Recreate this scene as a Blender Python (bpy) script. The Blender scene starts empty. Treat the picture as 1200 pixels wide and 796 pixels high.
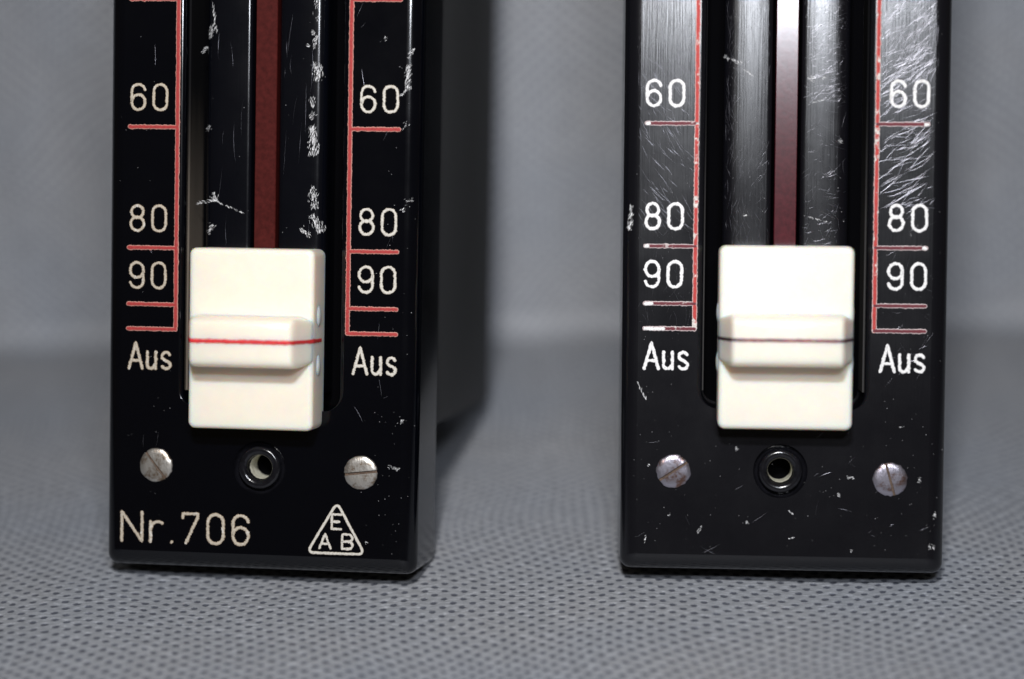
import bpy, bmesh, math, random
import numpy as np
from mathutils import Vector, Matrix

random.seed(7)
rng = np.random.default_rng(7)
MM = 0.001
scene = bpy.context.scene
COL = scene.collection

# ------------------------------------------------------------------ camera, world, light, exposure
F_PX = 2553.0                       # 50 mm lens on a 23.5 mm sensor, in photo pixels (1200 wide)
PITCH, ROLL, CAM_H = 0.3211, -0.0208, 116.08
_F = np.array([0, math.cos(PITCH), -math.sin(PITCH)])
_U0 = np.array([0, math.sin(PITCH), math.cos(PITCH)])
_X0 = np.array([1.0, 0, 0])
CR = _X0 * math.cos(ROLL) + _U0 * math.sin(ROLL)
CU = _U0 * math.cos(ROLL) - _X0 * math.sin(ROLL)
CO = np.array([0, 0, CAM_H])

cam_d = bpy.data.cameras.new('camera')
cam = bpy.data.objects.new('camera', cam_d)
COL.objects.link(cam)
cam_d.sensor_width = 23.5
cam_d.lens = 50.0
cam_d.clip_start = 0.01
cam_d.clip_end = 20
cam.matrix_world = Matrix(((CR[0], CU[0], -_F[0], CO[0] * MM), (CR[1], CU[1], -_F[1], CO[1] * MM),
                           (CR[2], CU[2], -_F[2], CO[2] * MM), (0, 0, 0, 1)))
cam_d.dof.use_dof = True
cam_d.dof.focus_distance = 0.2715
cam_d.dof.aperture_fstop = 4.7
cam_d.dof.aperture_blades = 7
scene.camera = cam

world = bpy.data.worlds.new('World')
scene.world = world
world.use_nodes = True
bg = world.node_tree.nodes['Background']
bg.inputs['Color'].default_value = (1.0, 0.80, 0.52, 1)
bg.inputs['Strength'].default_value = 0.036      # added dim fill, tinted warm to tan the shadows on the caps

def flash_lamp(name, pos, target, w, h, energy, color, spread=math.pi):
    d = bpy.data.lights.new(name, 'AREA')
    d.shape = 'RECTANGLE'
    d.size, d.size_y = w * MM, h * MM
    d.energy = energy
    d.color = color
    d.spread = spread
    o = bpy.data.objects.new(name, d)
    COL.objects.link(o)
    o.location = Vector(pos) * MM
    o.rotation_euler = (Vector(target) * MM - o.location).to_track_quat('-Z', 'Y').to_euler()


# flash head held above the lens, and the small lamp beside it that glares in the worn fader
flash_lamp('flash_head', (-12, -8, 262), (6, 285, 45), 34, 18, 0.260, (1.0, 0.985, 0.975), math.radians(86))
flash_lamp('camera_lamp', (27, -8, 192), (10, 262, 40), 34, 20, 0.175, (0.88, 0.92, 1.0), math.radians(130))

scene.view_settings.view_transform = 'Standard'
scene.view_settings.look = 'None'
scene.view_settings.exposure = 0.0
scene.view_settings.gamma = 1.0

# ------------------------------------------------------------------ helpers
UNITS = {'L': (-32.4905, 250.667, 0.1398, 0.2774, 0.0, 0.0),
         'R': (32.6723, 246.912, 0.0788, 0.2744, -0.0077, 0.0)}


def frame(unit):
    x, y, yaw, lean, g, _ = UNITS[unit]
    r = np.array([math.cos(yaw), -math.sin(yaw), 0])
    back = np.array([math.sin(yaw), math.cos(yaw), 0])
    z = np.array([0, 0, 1.0])
    v = z * math.cos(lean) + back * math.sin(lean)
    n = -(back * math.cos(lean) - z * math.sin(lean))
    r, v = r * math.cos(g) + v * math.sin(g), v * math.cos(g) - r * math.sin(g)
    return np.array([x, y, 2.8]), r, v, n


def uv(px, py, unit, off=0.0):
    """photo pixel -> (u, v) in mm on the unit's face plane, `off` mm in front of it"""
    B, r, v, n = frame(unit)
    B = B + n * off
    d = _F + CR * (px - 600) / F_PX - CU * (py - 398) / F_PX
    t = ((B - CO) @ n) / (d @ n)
    P = CO + d * t - B
    return float(P @ r), float(P @ v)


def P3(u, v, n):
    return Vector((u * MM, -n * MM, v * MM))


def mesh_obj(name, bm, mat, parent=None, smooth=True, angle=35, recalc=True):
    if recalc:
        bmesh.ops.recalc_face_normals(bm, faces=bm.faces[:])
    me = bpy.data.meshes.new(name)
    bm.to_mesh(me)
    bm.free()
    if smooth:
        for p in me.polygons:
            p.use_smooth = True
        me.set_sharp_from_angle(angle=math.radians(angle))
    o = bpy.data.objects.new(name, me)
    COL.objects.link(o)
    if mat:
        me.materials.append(mat)
    if parent:
        o.parent = parent
    return o


def rrect(hw, v0, v1, r, seg=5, cu=0.0):
    pts = []
    r = max(r, 0.02)
    for (sx, sy, a0) in ((1, 0, -90), (1, 1, 0), (-1, 1, 90), (-1, 0, 180)):
        ccx = cu + sx * (hw - r)
        ccy = (v1 - r) if sy else (v0 + r)
        for k in range(seg + 1):
            a = math.radians(a0 + 90 * k / seg)
            pts.append((ccx + r * math.cos(a), ccy + r * math.sin(a)))
    return pts


def loft(bm, loops, cap0=True, cap1=True):
    vs = [[bm.verts.new(P3(*p)) for p in lp] for lp in loops]
    n = len(vs[0])
    for a, b in zip(vs, vs[1:]):
        for i in range(n):
            j = (i + 1) % n
            bm.faces.new((a[i], a[j], b[j], b[i]))
    if cap0:
        bm.faces.new(vs[0][::-1])
    if cap1:
        bm.faces.new(vs[-1])
    return vs


def lathe(bm, prof, cu, cv, seg=40, close=False):
    rings = []
    for (r, n) in prof:
        rings.append([bm.verts.new(P3(cu + r * math.cos(2 * math.pi * k / seg),
                                      cv + r * math.sin(2 * math.pi * k / seg), n)) for k in range(seg)])
    for a, b in zip(rings, rings[1:]):
        for i in range(seg):
            j = (i + 1) % seg
            bm.faces.new((a[i], a[j], b[j], b[i]))
    if close:
        bm.faces.new(rings[-1])
    return rings


def resample(path, step, closed=False):
    pts = [np.array(p, float) for p in path]
    if closed:
        pts = pts + [pts[0]]
    out = [pts[0]]
    for a, b in zip(pts, pts[1:]):
        L = np.linalg.norm(b - a)
        k = max(1, int(round(L / step)))
        for i in range(1, k + 1):
            out.append(a + (b - a) * i / k)
    if closed:
        out.pop()
    return out


def sweep(bm, path, width, height, step=0.13, jit=0.12, nrm=None, closed=False, base=0.0, surf=None):
    """flat domed ribbon of paint along a path of (u, v) or (u, v, n); stores how near the rim each vertex is"""
    lay = bm.verts.layers.float.get('rim') or bm.verts.layers.float.new('rim')
    pts = resample([p if len(p) == 3 else (p[0], p[1], base) for p in path], step, closed)
    n = len(pts)
    prof = [(-1.0, -0.25), (-0.86, 0.55), (-0.4, 1.0), (0.4, 1.0), (0.86, 0.55), (1.0, -0.25)]
    rings = []
    jl = jr = 0.0
    for i, p in enumerate(pts):
        a = pts[(i - 1) % n] if (closed or i > 0) else p
        b = pts[(i + 1) % n] if (closed or i < n - 1) else p
        t = b - a
        t /= (np.linalg.norm(t) + 1e-9)
        N = np.array([0, 0, 1.0]) if nrm is None else np.array(nrm(p))
        s = np.cross(N, t)
        s /= (np.linalg.norm(s) + 1e-9)
        jl = 0.35 * jl + random.gauss(0, jit)
        jr = 0.35 * jr + random.gauss(0, jit)
        ring = []
        for (q, h) in prof:
            w = width / 2 * (1 + (jl if q < 0 else jr))
            c = p + s * q * w + N * h * height
            vv = bm.verts.new(P3(*c))
            vv[lay] = abs(q)
            ring.append(vv)
        rings.append(ring)
    m = len(prof)
    rng_ = range(n) if closed else range(n - 1)
    for i in rng_:
        A, B = rings[i], rings[(i + 1) % n]
        for k in range(m - 1):
            bm.faces.new((A[k], A[k + 1], B[k + 1], B[k]))
    if not closed:                                   # round ends
        for ring, p, q in ((rings[0], pts[0], pts[1]), (rings[-1], pts[-1], pts[-2])):
            d = p - q
            d /= (np.linalg.norm(d) + 1e-9)
            N = np.array([0, 0, 1.0]) if nrm is None else np.array(nrm(p))
            prev = ring
            for ang in (35, 65):
                ca, sa = math.cos(math.radians(ang)), math.sin(math.radians(ang))
                s = np.cross(N, (q - p) / (np.linalg.norm(q - p) + 1e-9))
                s /= np.linalg.norm(s)
                sgn = 1 if (np.array(prev[-1].co - prev[0].co)[[0, 2, 1]] * [1, 1, -1]) @ s > 0 else -1
                cur = []
                for (qq, h) in prof:
                    w = width / 2 * ca * (1 + random.gauss(0, jit * 0.5))
                    c = p + d * (width / 2 * sa) + s * sgn * qq * w + N * h * height * (0.8 if ang > 50 else 1)
                    vv = bm.verts.new(P3(*c))
                    vv[lay] = max(abs(qq), 1.0 if ang > 50 else 0.6)
                    cur.append(vv)
                for k in range(m - 1):
                    bm.faces.new((prev[k], prev[k + 1], cur[k + 1], cur[k]))
                prev = cur
            bm.faces.new(prev)


def arc(cx, cy, rx, ry, a0, a1, n=10):
    return [(cx + rx * math.cos(math.radians(a0 + (a1 - a0) * k / n)),
             cy + ry * math.sin(math.radians(a0 + (a1 - a0) * k / n))) for k in range(n + 1)]


# engraver's stroke letters, centre lines in a box w x h
def glyph(ch, w, h):
    r = w / 2
    if ch == '0':
        return [(arc(r, h - r, r, r, 0, 180) + arc(r, r, r, r, 180, 360), True)]
    if ch in '69':
        b = h * 0.30
        p = arc(r, h - r, r, r * 1.0, 12, 180, 9) + arc(r, b, r, b, 180, 360, 10) + arc(r, b, r, b * 0.98, 0, 172, 10)
        if ch == '9':
            p = [(w - x, h - y) for (x, y) in p]
        return [(p, False)]
    if ch == '8':
        t = h * 0.245
        b = h * 0.28
        return [(arc(r, h - t, r * 0.88, t, -90, 270, 18)[:-1], True), (arc(r, b, r, b * 0.97, 90, 450, 18)[:-1], True)]
    if ch == '7':
        return [([(0, h * 0.86), (0, h), (w, h), (w * 0.95, h * 0.86), (w * 0.22, 0)], False)]
    if ch == 'A':
        return [([(0, 0), (w / 2, h), (w, 0)], False), ([(w * 0.17, h * 0.30), (w * 0.83, h * 0.30)], False)]
    if ch == 'u':
        return [([(0, h)] + arc(w * 0.45, w * 0.42, w * 0.45, w * 0.42, 180, 300, 8) + [(w, h * 0.3)], False), ([(w, h), (w, 0)], False)]
    if ch == 's':
        q = h * 0.26
        return [(arc(r, h - q, r * 0.95, q, 25, 200, 8) + [(w * 0.3, h * 0.54), (w * 0.72, h * 0.44)] + arc(r, q, r, q, 10, -150, 8), False)]
    if ch == 'N':
        return [([(0, 0), (0, h), (w, 0), (w, h)], False)]
    if ch == 'r':
        return [([(0, 0), (0, h)], False), ([(0, h * 0.62)] + arc(w * 0.62, h * 0.58, w * 0.6, h * 0.42, 160, 62, 6) + [(w, h * 0.93)], False)]
    if ch == '.':
        return [([(0, 0), (0.04, 0.05)], False)]
    if ch == 'E':
        return [([(w, h), (0, h), (0, 0), (w, 0)], False), ([(0, h * 0.5), (w * 0.8, h * 0.5)], False)]
    if ch == 'B':
        q = h * 0.25
        return [([(0, 0), (0, h), (w * 0.6, h)] + arc(w * 0.6, h - q, w * 0.36, q, 80, -80, 7) + [(0, h * 0.5)], False),
                ([(w * 0.6, h * 0.5)] + arc(w * 0.6, q, w * 0.4, q, 80, -80, 7) + [(0, 0)], False)]
    return []


def write(name, items, mat, parent, width=0.44, jit=0.15, slope=0.0):
    """items: (char, u, v, w, h) outer box of each character"""
    bm = bmesh.new()
    k = 0
    for (ch, u, v, w, h) in items:
        w2 = width / 2
        for (p, closed) in glyph(ch, max(w - width, 0.01), max(h - width, 0.01)):
            pp = [(u + w2 + x, v + w2 + y + slope * x) for (x, y) in p]
            sweep(bm, pp, width, 0.035, step=0.085, jit=jit, closed=closed, base=0.004 + 0.004 * (k % 3))
            k += 1
    return mesh_obj(name, bm, mat, parent, recalc=True)


# ------------------------------------------------------------------ materials
def new_mat(name):
    m = bpy.data.materials.new(name)
    m.use_nodes = True
    nt = m.node_tree
    return m, nt, nt.nodes['Principled BSDF']


def N(nt, typ, **kw):
    n = nt.nodes.new(typ)
    for k, v in kw.items():
        setattr(n, k, v)
    return n


def ramp(nt, fac, stops, interp='LINEAR'):
    r = N(nt, 'ShaderNodeValToRGB')
    r.color_ramp.interpolation = interp
    e = r.color_ramp.elements
    while len(e) > len(stops):
        e.remove(e[-1])
    while len(e) < len(stops):
        e.new(0.5)
    for el, (p, c) in zip(e, stops):
        el.position = p
        el.color = (c, c, c, 1) if not isinstance(c, tuple) else c
    nt.links.new(fac, r.inputs['Fac'])
    return r.outputs['Color']


def noise(nt, coord, scale, detail=3, rough=0.6, stretch=None, rot=None):
    n = N(nt, 'ShaderNodeTexNoise')
    n.inputs['Scale'].default_value = scale
    n.inputs['Detail'].default_value = detail
    n.inputs['Roughness'].default_value = rough
    if stretch or rot:
        mp = N(nt, 'ShaderNodeMapping')
        if stretch:
            mp.inputs['Scale'].default_value = stretch
        if rot:
            mp.inputs['Rotation'].default_value = rot
        nt.links.new(coord, mp.inputs['Vector'])
        coord = mp.outputs['Vector']
    nt.links.new(coord, n.inputs['Vector'])
    return n.outputs['Fac']


def black_gloss(name, base, rough_lo, rough_hi, streak, haze):
    """polished black moulding: fine polishing streaks, greasy patches"""
    m, nt, b = new_mat(name)
    tc = N(nt, 'ShaderNodeTexCoord').outputs['Object']
    b.inputs['Base Color'].default_value = base
    pat = noise(nt, tc, 90, 5, 0.65)
    r = N(nt, 'ShaderNodeMapRange')
    r.inputs['From Min'].default_value = 0.32
    r.inputs['From Max'].default_value = 0.72
    r.inputs['To Min'].default_value = rough_lo
    r.inputs['To Max'].default_value = rough_hi
    nt.links.new(pat, r.inputs['Value'])
    nt.links.new(r.outputs['Result'], b.inputs['Roughness'])
    st = noise(nt, tc, 6500, 2, 0.6, stretch=(1, 1, 0.02))
    st2 = noise(nt, tc, 5000, 2, 0.6, stretch=(1, 1, 0.02), rot=(0, 0.7, 0))
    mx = N(nt, 'ShaderNodeMath', operation='ADD')
    nt.links.new(st, mx.inputs[0])
    nt.links.new(st2, mx.inputs[1])
    bp = N(nt, 'ShaderNodeBump')
    bp.inputs['Strength'].default_value = streak
    bp.inputs['Distance'].default_value = 0.00002
    nt.links.new(mx.outputs[0], bp.inputs['Height'])
    nt.links.new(bp.outputs['Normal'], b.inputs['Normal'])
    b.inputs['Coat Weight'].default_value = haze
    b.inputs['Coat Roughness'].default_value = 0.33
    nt.links.new(bp.outputs['Normal'], b.inputs['Coat Normal'])
    return m


M_BLACK_L = black_gloss('polished_black', (0.0010, 0.0013, 0.0026, 1), 0.09, 0.15, 0.08, 0.0)
M_BLACK_R = black_gloss('worn_black', (0.0045, 0.0046, 0.0064, 1), 0.165, 0.235, 0.42, 0.0)
M_RAIL_L = black_gloss('rail_black', (0.0018, 0.0022, 0.0040, 1), 0.12, 0.20, 0.18, 0.0)
M_RAIL_R = black_gloss('rail_worn_black', (0.0040, 0.0040, 0.0058, 1), 0.18, 0.25, 0.47, 0.0)


def simple(name, col, rough, metal=0.0, nscale=0, namp=0.3, bump=0.0, bdist=0.0001, sss=None, spec=0.5):
    m, nt, b = new_mat(name)
    b.inputs['Specular IOR Level'].default_value = spec
    b.inputs['Roughness'].default_value = rough
    b.inputs['Metallic'].default_value = metal
    b.inputs['Base Color'].default_value = (*col, 1)
    if nscale:
        tc = N(nt, 'ShaderNodeTexCoord').outputs['Object']
        nf = noise(nt, tc, nscale, 5, 0.65)
        lo = tuple(c * (1 - namp) for c in col) + (1,)
        hi = tuple(min(1, c * (1 + namp)) for c in col) + (1,)
        nt.links.new(ramp(nt, nf, [(0.3, lo), (0.7, hi)]), b.inputs['Base Color'])
        if bump:
            bp = N(nt, 'ShaderNodeBump')
            bp.inputs['Strength'].default_value = bump
            bp.inputs['Distance'].default_value = bdist
            nt.links.new(nf, bp.inputs['Height'])
            nt.links.new(bp.outputs['Normal'], b.inputs['Normal'])
    if sss:
        b.inputs['Subsurface Weight'].default_value = sss[0]
        b.inputs['Subsurface Radius'].default_value = sss[1]
        b.inputs['Subsurface Scale'].default_value = sss[2]
    return m


M_BODY = simple('black_crackle', (0.027, 0.028, 0.030), 0.62, 0, 1300, 0.35, 0.6, 0.00012)
M_CAP_L = simple('ivory', (0.88, 0.805, 0.695), 0.28, 0, 180, 0.035, 0, 0, (1.0, (1.0, 0.60, 0.28), 0.0020))
M_CAP_R = simple('ivory_pale', (0.885, 0.825, 0.73), 0.30, 0, 260, 0.02, 0, 0, (1.0, (1.0, 0.60, 0.28), 0.0020))
M_DARK = simple('groove_black', (0.0015, 0.0015, 0.002), 0.95, spec=0.02)
M_STRIP_L = simple('red_brown_strip', (0.055, 0.0085, 0.0075), 0.5, 0, 1500, 0.3, 0.08, 0.00003, None, 0.05)
M_STRIP_R = simple('red_brown_strip_worn', (0.060, 0.009, 0.013), 0.17, 0, 1500, 0.3, 0.08, 0.00003)
M_CHIP = simple('scuffed_pale', (0.78, 0.78, 0.79), 0.45, 0, 4000, 0.25)
M_HAIR = simple('hairline', (0.30, 0.30, 0.34), 0.30, 0.9)
M_DUST = simple('dust', (0.30, 0.30, 0.31), 0.9)


def wall_bounce_mat(name, bounce_col):
    """added black channel wall strip with bounce light from the slider cap painted on in brown"""
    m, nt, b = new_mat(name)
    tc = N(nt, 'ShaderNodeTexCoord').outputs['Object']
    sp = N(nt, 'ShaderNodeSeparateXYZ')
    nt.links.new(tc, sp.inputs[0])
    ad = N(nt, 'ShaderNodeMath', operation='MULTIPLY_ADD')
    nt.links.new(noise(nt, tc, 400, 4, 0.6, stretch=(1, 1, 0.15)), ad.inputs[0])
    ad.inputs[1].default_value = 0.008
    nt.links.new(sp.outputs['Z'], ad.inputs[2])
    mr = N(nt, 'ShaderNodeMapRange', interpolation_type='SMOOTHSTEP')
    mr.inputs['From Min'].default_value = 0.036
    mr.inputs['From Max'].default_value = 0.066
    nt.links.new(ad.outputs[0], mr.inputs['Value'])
    nt.links.new(ramp(nt, mr.outputs[0], [(0.0, (*bounce_col, 1)), (1.0, (0.004, 0.004, 0.005, 1))]), b.inputs['Base Color'])  # bounce light from the cap put into the colour, fading to black
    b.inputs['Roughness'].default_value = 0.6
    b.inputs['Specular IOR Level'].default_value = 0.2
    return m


M_BOUNCE_L = wall_bounce_mat('bounce_strip', (0.19, 0.16, 0.13))
M_BOUNCE_R = wall_bounce_mat('bounce_strip_dark', (0.06, 0.058, 0.058))
M_FERR = simple('socket_black', (0.006, 0.006, 0.008), 0.17, 0, 900, 0.4, 0.25, 0.00006)
M_BRASS = simple('bushing_metal', (0.80, 0.75, 0.63), 0.5, 0.35, 1500, 0.35, 0.5, 0.00006)
M_INDEX_L = simple('index_red', (0.62, 0.025, 0.03), 0.5, 0, 2500, 0.3)
M_INDEX_R = simple('index_dark_red', (0.17, 0.012, 0.022), 0.5, 0, 700, 0.9)
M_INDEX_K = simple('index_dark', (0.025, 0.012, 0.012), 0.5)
M_SLOT = simple('slot_grime', (0.10, 0.065, 0.045), 0.7, 0.3, 2500, 0.6)


def paint_mat(name, core, rim, chip, chip_lo, chip_scale=420, rough=0.6, seed=0.0):
    """paint filling an engraved line: granular, paler at the rim, chipped in places"""
    m, nt, b = new_mat(name)
    tc = N(nt, 'ShaderNodeTexCoord').outputs['Object']
    at = N(nt, 'ShaderNodeAttribute')
    at.attribute_name = 'rim'
    gr = noise(nt, tc, 6500, 3, 0.7)
    ad = N(nt, 'ShaderNodeMath', operation='MULTIPLY_ADD')
    nt.links.new(gr, ad.inputs[0])
    ad.inputs[1].default_value = 0.55
    nt.links.new(at.outputs['Fac'], ad.inputs[2])
    f1 = ramp(nt, ad.outputs[0], [(0.86, 0.0), (1.0, 1.0)])
    mx = N(nt, 'ShaderNodeMix', data_type='RGBA')
    nt.links.new(f1, mx.inputs[0])
    mx.inputs[6].default_value = (*core, 1)
    mx.inputs[7].default_value = (*rim, 1)
    mp = N(nt, 'ShaderNodeVectorMath', operation='ADD')
    mp.inputs[1].default_value = (seed, seed * 2, 0)
    nt.links.new(tc, mp.inputs[0])
    ch = noise(nt, mp.outputs[0], chip_scale, 4, 0.7)
    f2 = ramp(nt, ch, [(chip_lo, 0.0), (chip_lo + 0.06, 1.0)])
    mx2 = N(nt, 'ShaderNodeMix', data_type='RGBA')
    nt.links.new(f2, mx2.inputs[0])
    nt.links.new(mx.outputs[2], mx2.inputs[6])
    mx2.inputs[7].default_value = (*chip, 1)
    dk = ramp(nt, noise(nt, tc, 5200, 2, 0.6), [(0.25, 0.62), (0.6, 1.0)])
    mx3 = N(nt, 'ShaderNodeMix', data_type='RGBA', blend_type='MULTIPLY')
    mx3.inputs[0].default_value = 1.0
    nt.links.new(mx2.outputs[2], mx3.inputs[6])
    nt.links.new(dk, mx3.inputs[7])
    nt.links.new(mx3.outputs[2], b.inputs['Base Color'])
    b.inputs['Roughness'].default_value = rough
    b.inputs['Specular IOR Level'].default_value = 0.25
    return m


M_RED_L = paint_mat('red_fill', (0.40, 0.040, 0.038), (0.50, 0.24, 0.20), (0.42, 0.15, 0.13), 0.66)
M_RED_R = paint_mat('red_fill_chipped', (0.50, 0.05, 0.045), (0.62, 0.42, 0.40), (0.72, 0.66, 0.62), 0.55, 520, seed=0.31)
M_DULL_R = paint_mat('red_fill_dull', (0.15, 0.025, 0.035), (0.60, 0.50, 0.50), (0.66, 0.60, 0.58), 0.60, 420, seed=0.77)
M_TXT_L = paint_mat('cream_fill', (0.52, 0.46, 0.37), (0.36, 0.28, 0.20), (0.66, 0.62, 0.56), 0.57, 900)
M_TXT_L2 = paint_mat('pale_fill', (0.64, 0.61, 0.55), (0.46, 0.41, 0.34), (0.55, 0.50, 0.42), 0.60, 900)
M_TXT_R = paint_mat('white_fill', (0.90, 0.89, 0.88), (0.72, 0.71, 0.72), (0.70, 0.68, 0.68), 0.62, 900)


def screw_mat(name, col, rust, rl):
    m, nt, b = new_mat(name)
    tc = N(nt, 'ShaderNodeTexCoord').outputs['Object']
    nf = noise(nt, tc, 750, 5, 0.7)
    nt.links.new(ramp(nt, nf, [(0.36, (*rust, 1)), (0.5, (*col, 1)), (0.8, tuple(min(1, c * 1.15) for c in col) + (1,))]), b.inputs['Base Color'])
    b.inputs['Metallic'].default_value = 0.85
    b.inputs['Roughness'].default_value = rl
    bp = N(nt, 'ShaderNodeBump')
    bp.inputs['Strength'].default_value = 0.5
    bp.inputs['Distance'].default_value = 0.00008
    nt.links.new(noise(nt, tc, 2200, 4, 0.7, stretch=(1, 1, 0.4)), bp.inputs['Height'])
    nt.links.new(bp.outputs['Normal'], b.inputs['Normal'])
    return m


M_SCREW_L = screw_mat('screw_nickel', (0.50, 0.475, 0.44), (0.22, 0.16, 0.11), 0.36)
M_SCREW_R = screw_mat('screw_bluish', (0.34, 0.325, 0.38), (0.17, 0.10, 0.08), 0.30)

# ------------------------------------------------------------------ cloth: table surface swept up into a backdrop
WARP = [(0.021, 0.013, 0.7, 0.75), (0.037, -0.029, 2.1, 0.42), (-0.05, 0.061, 4.0, 0.25), (0.013, 0.047, 1.2, 0.6)]
PITCHMM = 1.76


def dimple(U, V):
    """embossing pattern of the non-woven cloth: 1 in the pressed points"""
    a = math.radians(47)
    p = (U * math.cos(a) + V * math.sin(a)) / PITCHMM
    q = (-U * math.sin(a) + V * math.cos(a)) / PITCHMM
    fx = p - np.floor(p) - 0.5
    fy = q - np.floor(q) - 0.5
    d = np.hypot(fx, fy)
    return np.clip((0.36 - d) / 0.16, 0, 1)


def build_cloth():
    xs = np.concatenate([np.arange(-420, -84, 8.0), np.arange(-84, 84, 0.33), np.arange(84, 421, 8.0)])
    YF = 352.0
    R = 4.5
    ss = np.concatenate([np.arange(-40, 212, 4.0), np.arange(212, 300, 0.30), np.arange(300, 345, 0.9),
                         np.arange(345, 368, 0.45), np.arange(368, 560, 1.6)])
    S, X = np.meshgrid(ss, xs, indexing='ij')
    tilt = math.radians(84)
    Y = np.zeros_like(S)
    Z = np.zeros_like(S)
    NY = np.zeros_like(S)
    NZ = np.zeros_like(S)
    y1 = YF - R * math.tan(tilt / 2)
    la = R * tilt
    f = S <= y1
    Y[f] = S[f]
    NZ[f] = 1
    c = (S > y1) & (S <= y1 + la)
    th = (S[c] - y1) / R
    Y[c] = y1 + R * np.sin(th)
    Z[c] = R * (1 - np.cos(th))
    NY[c] = -np.sin(th)
    NZ[c] = np.cos(th)
    w = S > y1 + la
    d = S[w] - y1 - la
    Y[w] = y1 + R * math.sin(tilt) + d * math.cos(tilt)
    Z[w] = R * (1 - math.cos(tilt)) + d * math.sin(tilt)
    NY[w] = -math.sin(tilt)
    NZ[w] = math.cos(tilt)
    # uv of the embossing, gently warped by handling
    U = X.copy()
    V = S.copy()
    for (kx, ky, ph, am) in WARP:
        U = U + am * 0.9 * np.sin(kx * 4 * X + ky * 4 * S + ph)
        V = V + am * 0.9 * np.sin(ky * 4 * X - kx * 4 * S + ph * 1.7)
    V = V * 1.22
    up = np.clip((S - 338) / 40, 0, 1)
    h = 0.16 * np.sin(0.11 * X + 0.05 * S + 1.0) + 0.12 * np.sin(0.07 * S - 0.16 * X) + 0.08 * np.sin(0.31 * X + 0.12 * S)
    h = h * (1 + 1.5 * up) + up * (1.6 * np.sin(0.060 * X + 0.011 * S + 0.9) + 0.9 * np.sin(0.021 * S + 0.03 * X) + 0.5 * np.sin(0.14 * X - 0.03 * S))
    # keep the cloth pressed flat where the faders stand
    h = h * (0.7 + 0.3 * np.clip((S - 290) / 40, 0, 1)) - 0.22
    fine = np.clip((306 - S) / 10, 0, 1) * np.clip((S - 208) / 4, 0, 1)
    h = h - 0.11 * dimple(U, V) * fine + 0.018 * rng.standard_normal(S.shape) * fine
    Y = Y + NY * h
    Z = Z + NZ * h
    nr, nc = S.shape
    co = np.stack([X, Y, Z], -1).reshape(-1, 3) * MM
    idx = np.arange(nr * nc).reshape(nr, nc)
    q = np.stack([idx[:-1, :-1], idx[:-1, 1:], idx[1:, 1:], idx[1:, :-1]], -1).reshape(-1, 4)
    me = bpy.data.meshes.new('cloth_surface')
    me.vertices.add(len(co))
    me.vertices.foreach_set('co', co.ravel())
    me.loops.add(q.size)
    me.loops.foreach_set('vertex_index', q.ravel())
    me.polygons.add(len(q))
    me.polygons.foreach_set('loop_start', np.arange(0, q.size, 4))
    me.polygons.foreach_set('use_smooth', np.ones(len(q), dtype=bool))
    me.update(calc_edges=True)
    uvl = me.uv_layers.new(name='UVMap')
    uvs = np.stack([U, V], -1).reshape(-1, 2)[q.ravel()]
    uvl.data.foreach_set('uv', uvs.astype(np.float32).ravel())
    me.validate()
    o = bpy.data.objects.new('cloth_surface', me)
    COL.objects.link(o)
    o['kind'] = 'structure'
    o['label'] = 'grey dotted non-woven cloth laid flat and swept up as backdrop'
    m, nt, b = new_mat('nonwoven_cloth')
    tc = N(nt, 'ShaderNodeTexCoord')
    rot = N(nt, 'ShaderNodeVectorRotate', rotation_type='Z_AXIS')
    rot.inputs['Angle'].default_value = -math.radians(47)
    nt.links.new(tc.outputs['UV'], rot.inputs['Vector'])
    sc = N(nt, 'ShaderNodeVectorMath', operation='SCALE')
    sc.inputs['Scale'].default_value = 1 / PITCHMM
    nt.links.new(rot.outputs[0], sc.inputs[0])
    fr = N(nt, 'ShaderNodeVectorMath', operation='FRACTION')
    nt.links.new(sc.outputs[0], fr.inputs[0])
    sb = N(nt, 'ShaderNodeVectorMath', operation='SUBTRACT')
    sb.inputs[1].default_value = (0.5, 0.5, 0)
    nt.links.new(fr.outputs[0], sb.inputs[0])
    mu = N(nt, 'ShaderNodeVectorMath', operation='MULTIPLY')
    mu.inputs[1].default_value = (1, 1, 0)
    nt.links.new(sb.outputs[0], mu.inputs[0])
    ln = N(nt, 'ShaderNodeVectorMath', operation='LENGTH')
    nt.links.new(mu.outputs[0], ln.inputs[0])
    fib = noise(nt, tc.outputs['Object'], 3800, 4, 0.7, stretch=(1, 0.35, 0.35), rot=(0, 0, 0.6))
    fib2 = noise(nt, tc.outputs['Object'], 2600, 3, 0.7, stretch=(0.3, 1, 1), rot=(0, 0, -0.4))
    ad = N(nt, 'ShaderNodeMath', operation='MULTIPLY_ADD')
    nt.links.new(fib, ad.inputs[0])
    ad.inputs[1].default_value = 0.22
    nt.links.new(ln.outputs['Value'], ad.inputs[2])
    dots = ramp(nt, ad.outputs[0], [(0.29, (0.090, 0.098, 0.122, 1)), (0.42, (0.31, 0.326, 0.352, 1))])
    fl = ramp(nt, fib2, [(0.3, 0.76), (0.55, 1.0), (0.72, 1.6)])
    mx = N(nt, 'ShaderNodeMix', data_type='RGBA', blend_type='MULTIPLY')
    mx.inputs[0].default_value = 1
    nt.links.new(dots, mx.inputs[6])
    nt.links.new(fl, mx.inputs[7])
    big = ramp(nt, noise(nt, tc.outputs['Object'], 26, 3, 0.6), [(0.3, (0.94, 0.96, 1.0, 1)), (0.7, (1.05, 1.02, 1.0, 1))])
    mx2 = N(nt, 'ShaderNodeMix', data_type='RGBA', blend_type='MULTIPLY')
    mx2.inputs[0].default_value = 1
    nt.links.new(mx.outputs[2], mx2.inputs[6])
    nt.links.new(big, mx2.inputs[7])
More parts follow.
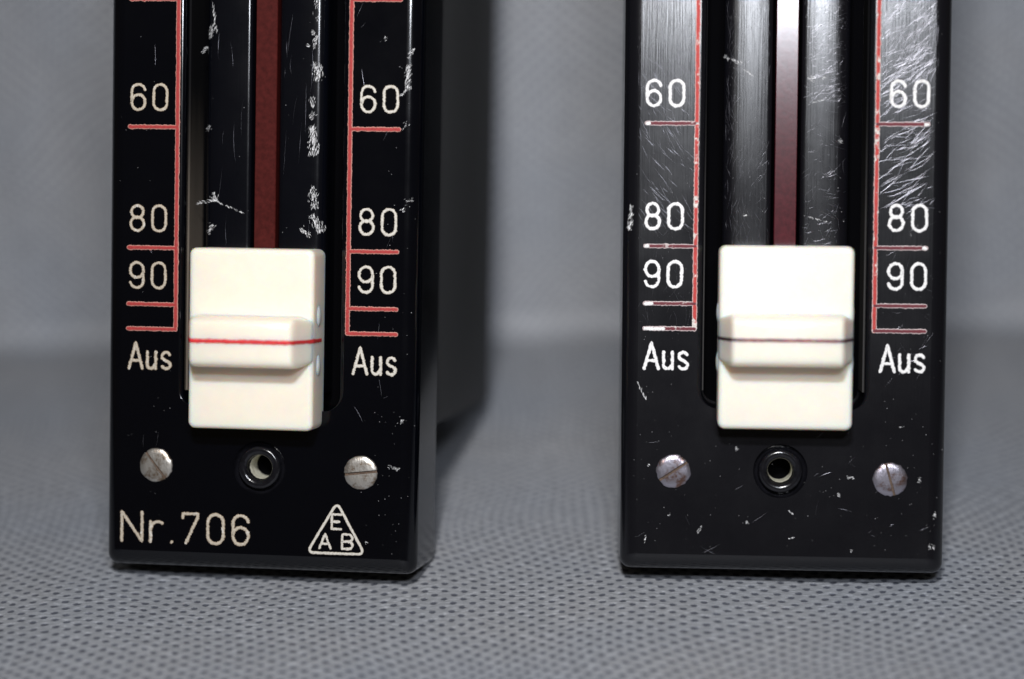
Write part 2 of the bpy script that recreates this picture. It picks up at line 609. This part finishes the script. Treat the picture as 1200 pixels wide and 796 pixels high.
    nt.links.new(mx2.outputs[2], b.inputs['Base Color'])
    b.inputs['Roughness'].default_value = 0.62
    bp = N(nt, 'ShaderNodeBump')
    bp.inputs['Strength'].default_value = 0.5
    bp.inputs['Distance'].default_value = 0.00008
    nt.links.new(fib, bp.inputs['Height'])
    nt.links.new(bp.outputs['Normal'], b.inputs['Normal'])
    me.materials.append(m)
    return o


build_cloth()

# ------------------------------------------------------------------ slide faders
TOPV = 150.0
HOLE_V = 13.0
RAIL_N = -0.9


def rail_n(u):
    a = abs(u)
    base = RAIL_N - 0.018 * (a - 4.6) ** 2
    if a > 6.5:
        base -= 1.2 * (1 - math.sqrt(max(0, 1 - ((a - 6.5) / 1.25) ** 2)))
    return base


def build_bezel(root, mat, hv, hu):
    bm = bmesh.new()
    R = 2.05
    loops = [[(x, y, -11.5) for x, y in rrect(20.25, 0.3, TOPV - 0.3, 1.1, 6)],
             [(x, y, -11.2) for x, y in rrect(20.5, 0.0, TOPV, 1.4, 6)]]
    for k in range(0, 9):
        a = math.radians(90 * k / 8)
        ins = R * (1 - math.cos(a))
        loops.append([(x, y, -R + R * math.sin(a)) for x, y in rrect(20 - ins, ins, TOPV - ins, 1.4 - 0.5 * ins, 6)])
    for k in range(0, 5):
        a = math.radians(90 * k / 4)
        e = 0.6
        ins = e * (1 - math.sin(a))
        loops.append([(x, y, -e * (1 - math.cos(a))) for x, y in rrect(10.0 + ins, 20.3 - ins * 0.1, 141 + ins, 2.0 + ins, 6)])
    loops.append([(x, y, -8.0) for x, y in rrect(10.0, 20.3, 141, 2.0, 6)])
    loft(bm, loops)
    o = mesh_obj('bezel', bm, mat, None, angle=40)
    cut = bmesh.new()
    lathe(cut, [(3.35, 1.0), (3.35, -10.8)], hu, hv, 48)
    bmesh.ops.holes_fill(cut, edges=cut.edges[:], sides=0)
    co = mesh_obj('cutter', cut, None)
    md = o.modifiers.new('b', 'BOOLEAN')
    md.object = co
    md.operation = 'DIFFERENCE'
    md.solver = 'EXACT'
    dg = bpy.context.evaluated_depsgraph_get()
    me = bpy.data.meshes.new_from_object(o.evaluated_get(dg), depsgraph=dg)
    o.modifiers.clear()
    o.data = me
    me.name = 'bezel'
    for p in me.polygons:
        p.use_smooth = p.normal.y > -0.9995 and abs(p.normal.x) < 0.9995 and abs(p.normal.z) < 0.9995
    bpy.data.objects.remove(co)
    o.parent = root
    return o


def build_rail(root, mat, s):
    prof = [(1.75, -6.0), (1.75, RAIL_N - 0.55), (1.83, RAIL_N - 0.32), (2.05, rail_n(2.05))]
    prof += [(u, rail_n(u)) for u in np.linspace(2.4, 6.5, 8)]
    prof += [(6.5 + 1.22 * math.sin(math.radians(a)), rail_n(6.5 + 1.22 * math.sin(math.radians(a)))) for a in (18, 36, 52, 66, 78, 90)]
    prof += [(7.75, -6.0)]
    bm = bmesh.new()
    loft(bm, [[(s * u, v, n) for u, n in prof] for v in (22.4, 60, 100, 140.6)])
    return mesh_obj('guide_rail', bm, mat, root, angle=40)


def ridge_loop(u, v0, v1, n0, n1, seg=40):
    pts = []
    vm, hv = (v0 + v1) / 2, (v1 - v0) / 2
    for k in range(seg + 1):
        a = math.pi * k / seg
        c, s = math.cos(a), math.sin(a)
        cc = math.copysign(abs(c) ** 0.30, c)
        s2 = s ** 0.30
        pts.append((u, vm + hv * cc, n0 + (n1 - n0) * s2))
    return pts


def build_cap(root, mat, right):
    bm = bmesh.new()
    v0, v1, hw, top = 18.2, 40.45, (8.1 if right else 7.85), 5.2
    q = hw - 8.2
    loops = [[(x, y, -0.75) for x, y in rrect(hw + 0.08, v0 - 0.05, v1 + 0.05, 0.9, 5)],
             [(x, y, 1.0) for x, y in rrect(hw + 0.05, v0 - 0.03, v1 + 0.03, 0.85, 5)]]
    r = 0.62
    for k in range(0, 7):
        a = math.radians(90 * k / 6)
        ins = r * (1 - math.cos(a))
        loops.append([(x, y, top - r + r * math.sin(a)) for x, y in rrect(hw - ins, v0 + ins, v1 - ins, 0.85 - ins * 0.8, 5)])
    loft(bm, loops)
    cap = mesh_obj('slider_cap', bm, mat, root, angle=45)
    # grip ridge with sloping ends
    bm = bmesh.new()
    rv0, rv1 = 26.0, 32.2
    H = 10.3
    N0 = 5.0
    secs = []
    for (u, k, inset) in ((8.17, 0.04, 0.9), (8.0, 0.14, 0.6), (7.0, 0.74, 0.12), (6.75, 0.90, 0.04), (6.5, 0.975, 0.01), (6.2, 1.0, 0.0)):
        secs.append((u + q, k, inset))
    allsec = [(-u, k, i) for (u, k, i) in secs] + [(u, k, i) for (u, k, i) in secs[::-1]]
    loft(bm, [ridge_loop(u, rv0 + i, rv1 - i, N0, N0 + (H - N0) * k) for (u, k, i) in allsec])
    mesh_obj('grip_ridge', bm, mat, cap, angle=60)
    # moulded ovals on the flanks, above and below the ridge
    for s in (-1, 1):
        for cv in (32.3, 26.2):
            bm = bmesh.new()
            bmesh.ops.create_uvsphere(bm, u_segments=16, v_segments=10, radius=1.0)
            for vv in bm.verts:
                x, y, z = vv.co
                vv.co = P3(s * (hw - 0.10) + x * 0.38, cv + z * 1.45, 2.3 + y * 1.05)
            mesh_obj('side_boss', bm, mat, cap)
    # index line across the ridge
    lv = 29.25
    bm = bmesh.new()
    tp = H + 0.0

    def nr(p):
        if abs(p[0]) < 6.3:
            return (0, 0, 1.0)
        s = 1 if p[0] > 0 else -1
        L = math.hypot(0.86, 0.5)
        return (s * 0.86 / L, 0, 0.5 / L)
    def hn(k):
        return N0 + (H - N0) * k + 0.02
    flat = [(-6.2 - q, lv, hn(1.0)), (6.2 + q, lv, hn(1.0))]
    w = 0.50 if not right else 0.34
    sweep(bm, flat, w, 0.03, step=0.15, jit=0.13)
    ln = mesh_obj('index_line', bm, M_INDEX_R if right else M_INDEX_L, cap)
    for s in (-1, 1):
        bm = bmesh.new()
        sweep(bm, [(s * (6.2 + q), lv, hn(1.0)), (s * (6.52 + q), lv, hn(0.975)), (s * (6.78 + q), lv, hn(0.90)), (s * (7.03 + q), lv, hn(0.74)), (s * (8.03 + q), lv, hn(0.14)), (s * (8.24 + q), lv, hn(0.0)), (s * (8.28 + q), lv, 1.0)],
              0.36 if right else 0.46, 0.03, step=0.15, jit=0.13, nrm=nr)
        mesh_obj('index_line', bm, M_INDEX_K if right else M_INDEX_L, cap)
    return cap


def build_screw(root, u, v, ang, mat, burr, slot_w=0.42):
    """flush slotted screw: two half discs, the slot between them"""
    bm = bmesh.new()
    R = 2.12
    for s in (-1, 1):
        w0 = slot_w / 2
        a0 = math.asin(w0 / R)
        n = 18
        angs = [a0 + (math.pi - 2 * a0) * k / n for k in range(n + 1)]
        jr = [1 + random.gauss(0, burr) for _ in angs]
        def lp(sc, nn):
            return [(sc * R * j * math.cos(a), s * max(w0, sc * R * j * math.sin(a)), nn) for a, j in zip(angs, jr)]
        def rot(lpts):
            c, sn = math.cos(ang), math.sin(ang)
            return [(u + x * c - y * sn, v + x * sn + y * c, nn) for (x, y, nn) in lpts]
        loft(bm, [rot(lp(1.0, -0.6)), rot(lp(1.0, 0.10)), rot(lp(0.95, 0.20)), rot(lp(0.7, 0.27)), rot(lp(0.35, 0.30))])
    o = mesh_obj('screw', bm, mat, root, angle=50)
    bm = bmesh.new()
    lathe(bm, [(2.05, -0.5), (2.05, 0.02), (0.3, 0.015)], u, v, 24, close=True)
    mesh_obj('slot', bm, M_SLOT, o)
    return o


def build_socket(root, u, v):
    bm = bmesh.new()
    prof = [(3.349, -0.02), (3.30, -0.35), (3.12, -0.78), (2.92, -0.92), (2.78, -0.8), (2.72, -0.35), (2.66, -0.02), (2.5, 0.14), (2.2, 0.2), (1.85, 0.12),
            (1.66, -0.05), (1.56, -0.35), (1.52, -1.3)]
    lathe(bm, prof, u, v, 56)
    for vv in bm.verts:
        vv.co += Vector([random.gauss(0, 0.012) * MM for _ in range(3)])
    o = mesh_obj('socket', bm, M_FERR, root, angle=50)
    bm = bmesh.new()
    lathe(bm, [(1.53, -1.2), (1.50, -1.3), (1.49, -3.2), (1.50, -4.8)], u, v, 40)
    mesh_obj('metal_bushing', bm, M_BRASS, o)
    bm = bmesh.new()
    lathe(bm, [(1.52, -4.8), (0.4, -4.85)], u, v, 24, close=True)
    mesh_obj('bore_end', bm, M_DARK, o)
    return o


def flakes(name, root, unit, clusters, mat, kind=None):
    """paint chips and scuffs: clusters (px, py, length, width, angle deg, count, layer) read off the photograph"""
    for (px, py, ln, wd, ang, cnt, layer) in clusters:
        bm = bmesh.new()
        off = {'p': 0.0, 'r': RAIL_N}[layer]
        u0, v0 = uv(px, py, unit, off)
        a = math.radians(ang)
        for _ in range(int(cnt * 2.6)):
            t = random.uniform(-0.5, 0.5) * ln * 0.105
            s = random.gauss(0, 0.33) * wd * 0.105
            cu = u0 + t * math.cos(a) - s * math.sin(a)
            cv = v0 + t * math.sin(a) + s * math.cos(a)
            fl = random.uniform(0.15, 0.60) * (0.6 + 0.02 * ln)
            fw = random.uniform(0.010, 0.036)
            b = a - 0.35 + random.gauss(0, 0.16)
            n0 = (rail_n(cu) if layer == 'r' else 0.0)
            k = random.choice((4, 5, 6))
            top, bot = [], []
            for i in range(k):
                th = 2 * math.pi * i / k + random.uniform(-0.3, 0.3)
                x = fl / 2 * math.cos(th) * random.uniform(0.7, 1.1)
                y = fw * math.sin(th) * random.uniform(0.6, 1.2)
                uu = cu + x * math.cos(b) - y * math.sin(b)
                vv = cv + x * math.sin(b) + y * math.cos(b)
                nn = rail_n(uu) if layer == 'r' else 0.0
                bot.append(bm.verts.new(P3(uu, vv, nn - 0.03)))
                top.append(P3(uu, vv, nn + random.uniform(0.004, 0.02)))
            c = bm.verts.new(P3(cu, cv, n0 + random.uniform(0.02, 0.06)))
            tv = [bm.verts.new(p) for p in top]
            for i in range(k):
                j = (i + 1) % k
                bm.faces.new((bot[i], bot[j], tv[j], tv[i]))
                bm.faces.new((tv[i], tv[j], c))
        o = mesh_obj(name, bm, mat, root, smooth=False)
        o['kind'] = 'stuff'


def hairlines(root, unit, specs, mat, name='hairline_scratches'):
    """specs: (px0, py0, px1, py1, count, angle mean, spread, len lo, len hi, layer, width)"""
    bm = bmesh.new()
    for (x0, y0, x1, y1, cnt, am, sp, l0, l1, layer, w) in specs:
        off = {'p': 0.0, 'r': RAIL_N, 's': -1.2}[layer]
        for _ in range(int(cnt * (1.7 if unit == 'R' else 0.6))):
            u0, v0 = uv(random.uniform(x0, x1), random.uniform(y0, y1), unit, off)
            a = math.radians(random.gauss(am, sp))
            L = random.uniform(l0, l1)
            bend = random.gauss(0, 0.12)
            pts = []
            for k in range(5):
                t = (k / 4 - 0.5) * L
                pts.append((u0 + t * math.cos(a + bend * t / L), v0 + t * math.sin(a + bend * t / L)))
            ok = all((abs(p[0]) < 7.5 and abs(p[0]) > 2) if layer == 'r' else ((10.4 < abs(p[0]) < 18.3) or (p[1] < 21 and abs(p[0]) < 18.3)) for p in pts)
            if not ok:
                continue
            prev = None
            for i, (uu, vv) in enumerate(pts):
                nn = rail_n(uu) if layer == 'r' else 0.0
                ww = w * 0.5 * (0.2 + 0.8 * math.sin(math.pi * (i + 0.3) / 4.6)) * random.uniform(0.6, 1.2)
                nx, ny = -math.sin(a) * ww / 2, math.cos(a) * ww / 2
                cur = (bm.verts.new(P3(uu + nx, vv + ny, nn + 0.0005)), bm.verts.new(P3(uu, vv, nn + 0.0022)), bm.verts.new(P3(uu - nx, vv - ny, nn + 0.0005)))
                if prev:
                    bm.faces.new((prev[0], prev[1], cur[1], cur[0]))
                    bm.faces.new((prev[1], prev[2], cur[2], cur[1]))
                prev = cur
    o = mesh_obj(name, bm, mat, root, smooth=False)
    o['kind'] = 'stuff'
    return o


def dust(root, unit, cnt, boxes):
    bm = bmesh.new()
    for _ in range(cnt):
        x0, y0, x1, y1, layer, hi = random.choice(boxes)
        u, v = uv(random.uniform(x0, x1), random.uniform(y0, y1), unit, 0.0)
        if layer == 'p' and abs(u) < 10.5 and v > 21.8:
            continue
        if layer == 'r' and (abs(u) > 7.4 or abs(u) < 2.0):
            continue
        n = rail_n(u) if layer == 'r' else 0.0
        r = random.uniform(0.018, hi * 0.7)
        m = bmesh.ops.create_icosphere(bm, subdivisions=1, radius=r * MM)
        sx, sz = random.uniform(0.7, 1.6), random.uniform(0.7, 1.6)
        for vv in m['verts']:
            vv.co = Vector((vv.co.x * sx, vv.co.y * 0.5, vv.co.z * sz)) + P3(u, v, n + r * 0.15)
    o = mesh_obj('dust', bm, M_DUST, root)
    o['kind'] = 'stuff'
    return o


T50, T60, T80, T90, TAUS = 71.35, 55.42, 40.3, 33.2, 30.1


def build_fader(unit, label):
    right = unit == 'R'
    B, r, v, n = frame(unit)
    root = bpy.data.objects.new('slide_fader', None)
    COL.objects.link(root)
    y = -n
    root.matrix_world = Matrix(((r[0], y[0], v[0], B[0] * MM), (r[1], y[1], v[1], B[1] * MM), (r[2], y[2], v[2], B[2] * MM), (0, 0, 0, 1)))
    root.empty_display_size = 0.01
    root['label'] = label
    root['category'] = 'fader'
    root['group'] = 'slide faders standing on the cloth'
    mb = M_BLACK_R if right else M_BLACK_L
    mr = M_RAIL_R if right else M_RAIL_L
    hu, hv = (-0.2, 12.6) if right else (0.0, 13.0)
    build_bezel(root, mb, hv, hu)
    bm = bmesh.new()
    loops = []
    for (ins, nn) in ((0.25, -11.0), (0.0, -11.4), (0.0, -61.5), (0.8, -62.3)):
        loops.append([(x, yy, nn) for x, yy in rrect(19.95 - ins, 17.6 + ins, TOPV - 8 - ins, 0.8, 3)])
    loft(bm, loops)
    mesh_obj('body', bm, M_BODY, root)
    for s in (-1, 1):
        build_rail(root, mr, s)
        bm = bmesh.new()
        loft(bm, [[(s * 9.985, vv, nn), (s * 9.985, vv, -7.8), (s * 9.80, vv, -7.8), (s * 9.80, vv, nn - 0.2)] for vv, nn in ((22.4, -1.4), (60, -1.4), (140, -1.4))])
        mesh_obj('bounce_strip', bm, M_BOUNCE_R if right else M_BOUNCE_L, root)  # added wall strip that carries the painted bounce light of the cap
    bm = bmesh.new()
    loft(bm, [[(x, yy, nn) for x, yy in rrect(9.78, 20.5, 140.8, 1.8, 4)] for nn in (-7.95, -7.7)])
    mesh_obj('channel_floor', bm, M_DARK, root)
    bm = bmesh.new()
    loft(bm, [[(-1.36, vv, -4), (1.36, vv, -4), (1.36, vv, -1.32), (1.28, vv, -1.22), (-1.28, vv, -1.22), (-1.36, vv, -1.32)] for vv in (22.5, 140.5)])
    mesh_obj('slot_strip', bm, M_STRIP_R if right else M_STRIP_L, root, angle=30)
    build_cap(root, M_CAP_R if right else M_CAP_L, right)
    if right:
        build_screw(root, -13.4, 12.4, math.radians(34), M_SCREW_R, 0.03, 0.34)
        build_screw(root, 13.25, 11.8, math.radians(-74), M_SCREW_R, 0.025, 0.30)
    else:
        build_screw(root, -13.33, 12.92, math.radians(-52), M_SCREW_L, 0.02, 0.30)
        build_screw(root, 12.98, 12.78, math.radians(7), M_SCREW_L, 0.012, 0.36)
    build_socket(root, hu, hv)

    # engraved scale
    for s in (-1, 1):
        bm = bmesh.new()
        sweep(bm, [(s * 11.0, TAUS), (s * 11.0, 138.0)], 0.60, 0.035, step=0.1, jit=0.09, base=0.004)
        mesh_obj('scale_line', bm, M_RED_R if right else M_RED_L, root)
        for t in (T50, T60, T80, T90, TAUS):
            bm = bmesh.new()
            sweep(bm, [(s * 11.0, t), (s * 17.15, t)], 0.56, 0.035, step=0.1, jit=0.10, base=0.010)
            mesh_obj('tick_mark', bm, (M_DULL_R if right else M_RED_L), root)
            if right and s < 0 or (right and t in (T80, T60)):
                e = 17.1
                ln = 2.3 if (t == TAUS and s < 0) else (0.8 if t == T90 else 0.25)
                if not (s > 0 and t == TAUS):
                    bm = bmesh.new()
                    sweep(bm, [(s * e, t - 0.03), (s * (e - ln), t - 0.02)], 0.44, 0.03, step=0.12, jit=0.12, base=0.028)
                    mesh_obj('bare_paint', bm, M_TXT_R, root)
    tl = M_TXT_R if right else M_TXT_L
    tr = M_TXT_R if right else M_TXT_L2
    W, H = 2.08, 3.55
    sw = 0.37 if not right else 0.41
    for (txt, dv) in (('60', 57.35), ('80', 42.2), ('90', 35.05)):
        lu = -17.35 if right else -17.12
        ru = 12.45 if right else 12.2
        write('scale_numeral', [(txt[0], lu, dv, W, H), (txt[1], lu + 2.82, dv, W, H)], tl, root, sw)
        write('scale_numeral', [(txt[0], ru, dv, W, H), (txt[1], ru + 2.82, dv, W, H)], tr, root, sw)
    for (u0, m) in ((-17.35 if right else -17.2, tl), (11.6, tr)):
        write('off_lettering', [('A', u0, 24.9, 2.15, 3.65), ('u', u0 + 2.38, 24.9, 1.5, 2.5), ('s', u0 + 4.25, 24.9, 1.5, 2.5)], m, root, 0.41)
    if not right:
        write('serial_number', [('N', -17.95, 3.0, 3.05, 4.1), ('r', -14.2, 3.0, 1.95, 2.95), ('.', -11.45, 3.0, 0.5, 0.5), ('7', -10.0, 3.0, 2.4, 4.1),
                                ('0', -6.75, 3.0, 2.4, 4.1), ('6', -3.5, 3.0, 2.4, 4.1)], M_TXT_L, root, 0.42)
        bm = bmesh.new()
        A, Bq, Cq = np.array((10.0, 8.95)), np.array((6.25, 2.55)), np.array((13.6, 2.55))
        path = []
        for p, q, w_ in ((A, Cq, Bq), (Bq, A, Cq), (Cq, Bq, A)):
            d1 = (q - p) / np.linalg.norm(q - p)
            d2 = (w_ - p) / np.linalg.norm(w_ - p)
            k = 0.95
            s0, s1 = p + d1 * k, p + d2 * k
            for i in range(6):
                t = i / 5
                path.append(tuple((1 - t) ** 2 * s0 + 2 * t * (1 - t) * p + t * t * s1))
        sweep(bm, path, 0.36, 0.035, step=0.14, jit=0.10, closed=True, base=0.004)
        em = mesh_obj('triangle_emblem', bm, M_TXT_L2, root)
        for ch, cu, cv, w_ in (('E', 9.2, 5.45, 1.5), ('A', 7.65, 3.0, 1.75), ('B', 10.55, 3.0, 1.65)):
            write('emblem_letter', [(ch, cu, cv, w_, 2.15)], M_TXT_L2, em, 0.33)

    # wear
    if not right:
        flakes('scuff', root, unit, [
            (372, 84, 22, 8, 100, 42, 'r'), (369, 50, 16, 4, 80, 12, 'r'), (361, 54, 3, 3, 0, 4, 'r'), (367, 39, 4, 4, 0, 5, 'r'),
            (366, 120, 14, 5, 100, 14, 'r'), (366, 136, 10, 5, 70, 12, 'r'), (367, 165, 34, 8, 95, 70, 'r'), (372, 12, 30, 5, 95, 10, 'r'),
            (367, 232, 26, 7, 100, 40, 'r'), (371, 262, 22, 8, 120, 44, 'r'), (358, 273, 14, 5, 140, 18, 'r')], M_CHIP)
        flakes('scuff', root, unit, [
            (251, 20, 34, 3, 100, 14, 'r'), (247, 37, 18, 6, 70, 18, 'r'), (236, 57, 10, 4, 35, 9, 'r'), (243, 150, 8, 5, 60, 9, 'r'),
            (251, 230, 12, 6, 110, 16, 'r'), (240, 236, 30, 3, 8, 14, 'r'), (246, 268, 14, 7, 60, 16, 'r'), (267, 242, 40, 1.2, -22, 10, 'r')], M_CHIP)
        flakes('scuff', root, unit, [
            (478, 92, 30, 6, 88, 40, 'p'), (482, 62, 14, 3, 60, 9, 'p'), (472, 110, 10, 3, 40, 7, 'p'), (452, 45, 8, 2, 100, 4, 'p'),
            (474, 148, 12, 5, 60, 5, 'p'), (477, 240, 20, 8, 60, 8, 'p'), (460, 548, 10, 3, -20, 5, 'p'), (466, 550, 5, 3, 20, 5, 'p'),
            (429, 636, 3, 3, 0, 4, 'p'), (470, 495, 8, 4, 50, 5, 'p')], M_CHIP)
        hairlines(root, unit, [(140, 10, 200, 520, 8, 88, 10, 0.8, 3, 'p', 0.035), (415, 10, 480, 600, 18, 80, 30, 0.5, 2.5, 'p', 0.035),
                               (235, 5, 288, 285, 14, 89, 4, 1, 6, 'r', 0.02), (325, 5, 375, 285, 18, 89, 5, 1, 7, 'r', 0.02)], M_HAIR)
        dust(root, unit, 110, [(440, 5, 488, 650, 'p', 0.07), (140, 20, 200, 640, 'p', 0.05), (235, 5, 375, 280, 'r', 0.06), (420, 480, 480, 640, 'p', 0.06)])
    else:
        flakes('scuff', root, unit, [
            (739, 255, 30, 4, 85, 26, 'p'), (852, 67, 8, 3, -40, 8, 'r'), (862, 72, 14, 3, -25, 10, 'r'), (876, 85, 16, 2, -35, 7, 'r'),
            (951, 92, 8, 7, 20, 14, 'r'), (965, 92, 4, 3, 20, 5, 'r'), (956, 120, 18, 2, 20, 8, 'r'), (985, 166, 4, 4, 20, 5, 'r'), (957, 257, 24, 2, -15, 8, 'r'),
            (873, 252, 4, 3, 0, 4, 'r')], M_CHIP)
        flakes('scuff', root, unit, [
            (863, 526, 4, 4, 0, 6, 'p'), (997, 560, 8, 3, 10, 8, 'p'), (983, 580, 3, 4, 0, 6, 'p'), (875, 612, 3, 3, 0, 6, 'p'), (1091, 641, 8, 4, -20, 10, 'p'),
            (1095, 604, 3, 5, 0, 5, 'p'), (1078, 563, 6, 4, 10, 5, 'p'), (760, 545, 2, 2, 0, 4, 'p'), (784, 604, 3, 2, 0, 3, 'p'), (756, 632, 10, 1.5, 85, 6, 'p'),
            (820, 620, 10, 2, 60, 6, 'p'), (926, 600, 8, 2, -35, 5, 'p'), (998, 646, 2, 4, 0, 3, 'p'), (1057, 501, 5, 2, 0, 3, 'p'), (927, 631, 6, 2, 0, 4, 'p'),
            (752, 458, 24, 1.2, -62, 10, 'p')], M_CHIP)
        hairlines(root, unit, [
            (745, 0, 815, 110, 190, 92, 16, 0.6, 3.0, 'p', 0.03), (748, 60, 812, 270, 80, -55, 14, 0.6, 3.4, 'p', 0.04), (745, 270, 815, 380, 26, 92, 25, 0.5, 2.5, 'p', 0.025),
            (1034, 0, 1104, 90, 150, 50, 25, 0.8, 4.5, 'p', 0.035), (1034, 60, 1104, 245, 130, 28, 16, 0.8, 4.5, 'p', 0.04), (1036, 250, 1100, 480, 24, 30, 40, 0.4, 2, 'p', 0.025),
            (850, 0, 905, 290, 240, 90, 22, 0.4, 2.6, 'r', 0.03), (942, 0, 996, 120, 160, 15, 30, 0.5, 2.6, 'r', 0.035), (942, 90, 996, 290, 110, 40, 50, 0.4, 2.0, 'r', 0.03),
            (740, 480, 1100, 650, 14, 20, 60, 0.4, 2.4, 'p', 0.025)], M_HAIR)
        dust(root, unit, 300, [(742, 10, 815, 640, 'p', 0.05), (850, 5, 998, 285, 'r', 0.07), (1034, 10, 1104, 640, 'p', 0.06), (745, 520, 1095, 655, 'p', 0.06)])
    return root


build_fader('L', 'black slide fader with the serial number and triangle emblem engraved below its slider')
build_fader('R', 'worn black slide fader with blank scratched base and glare on its rails')
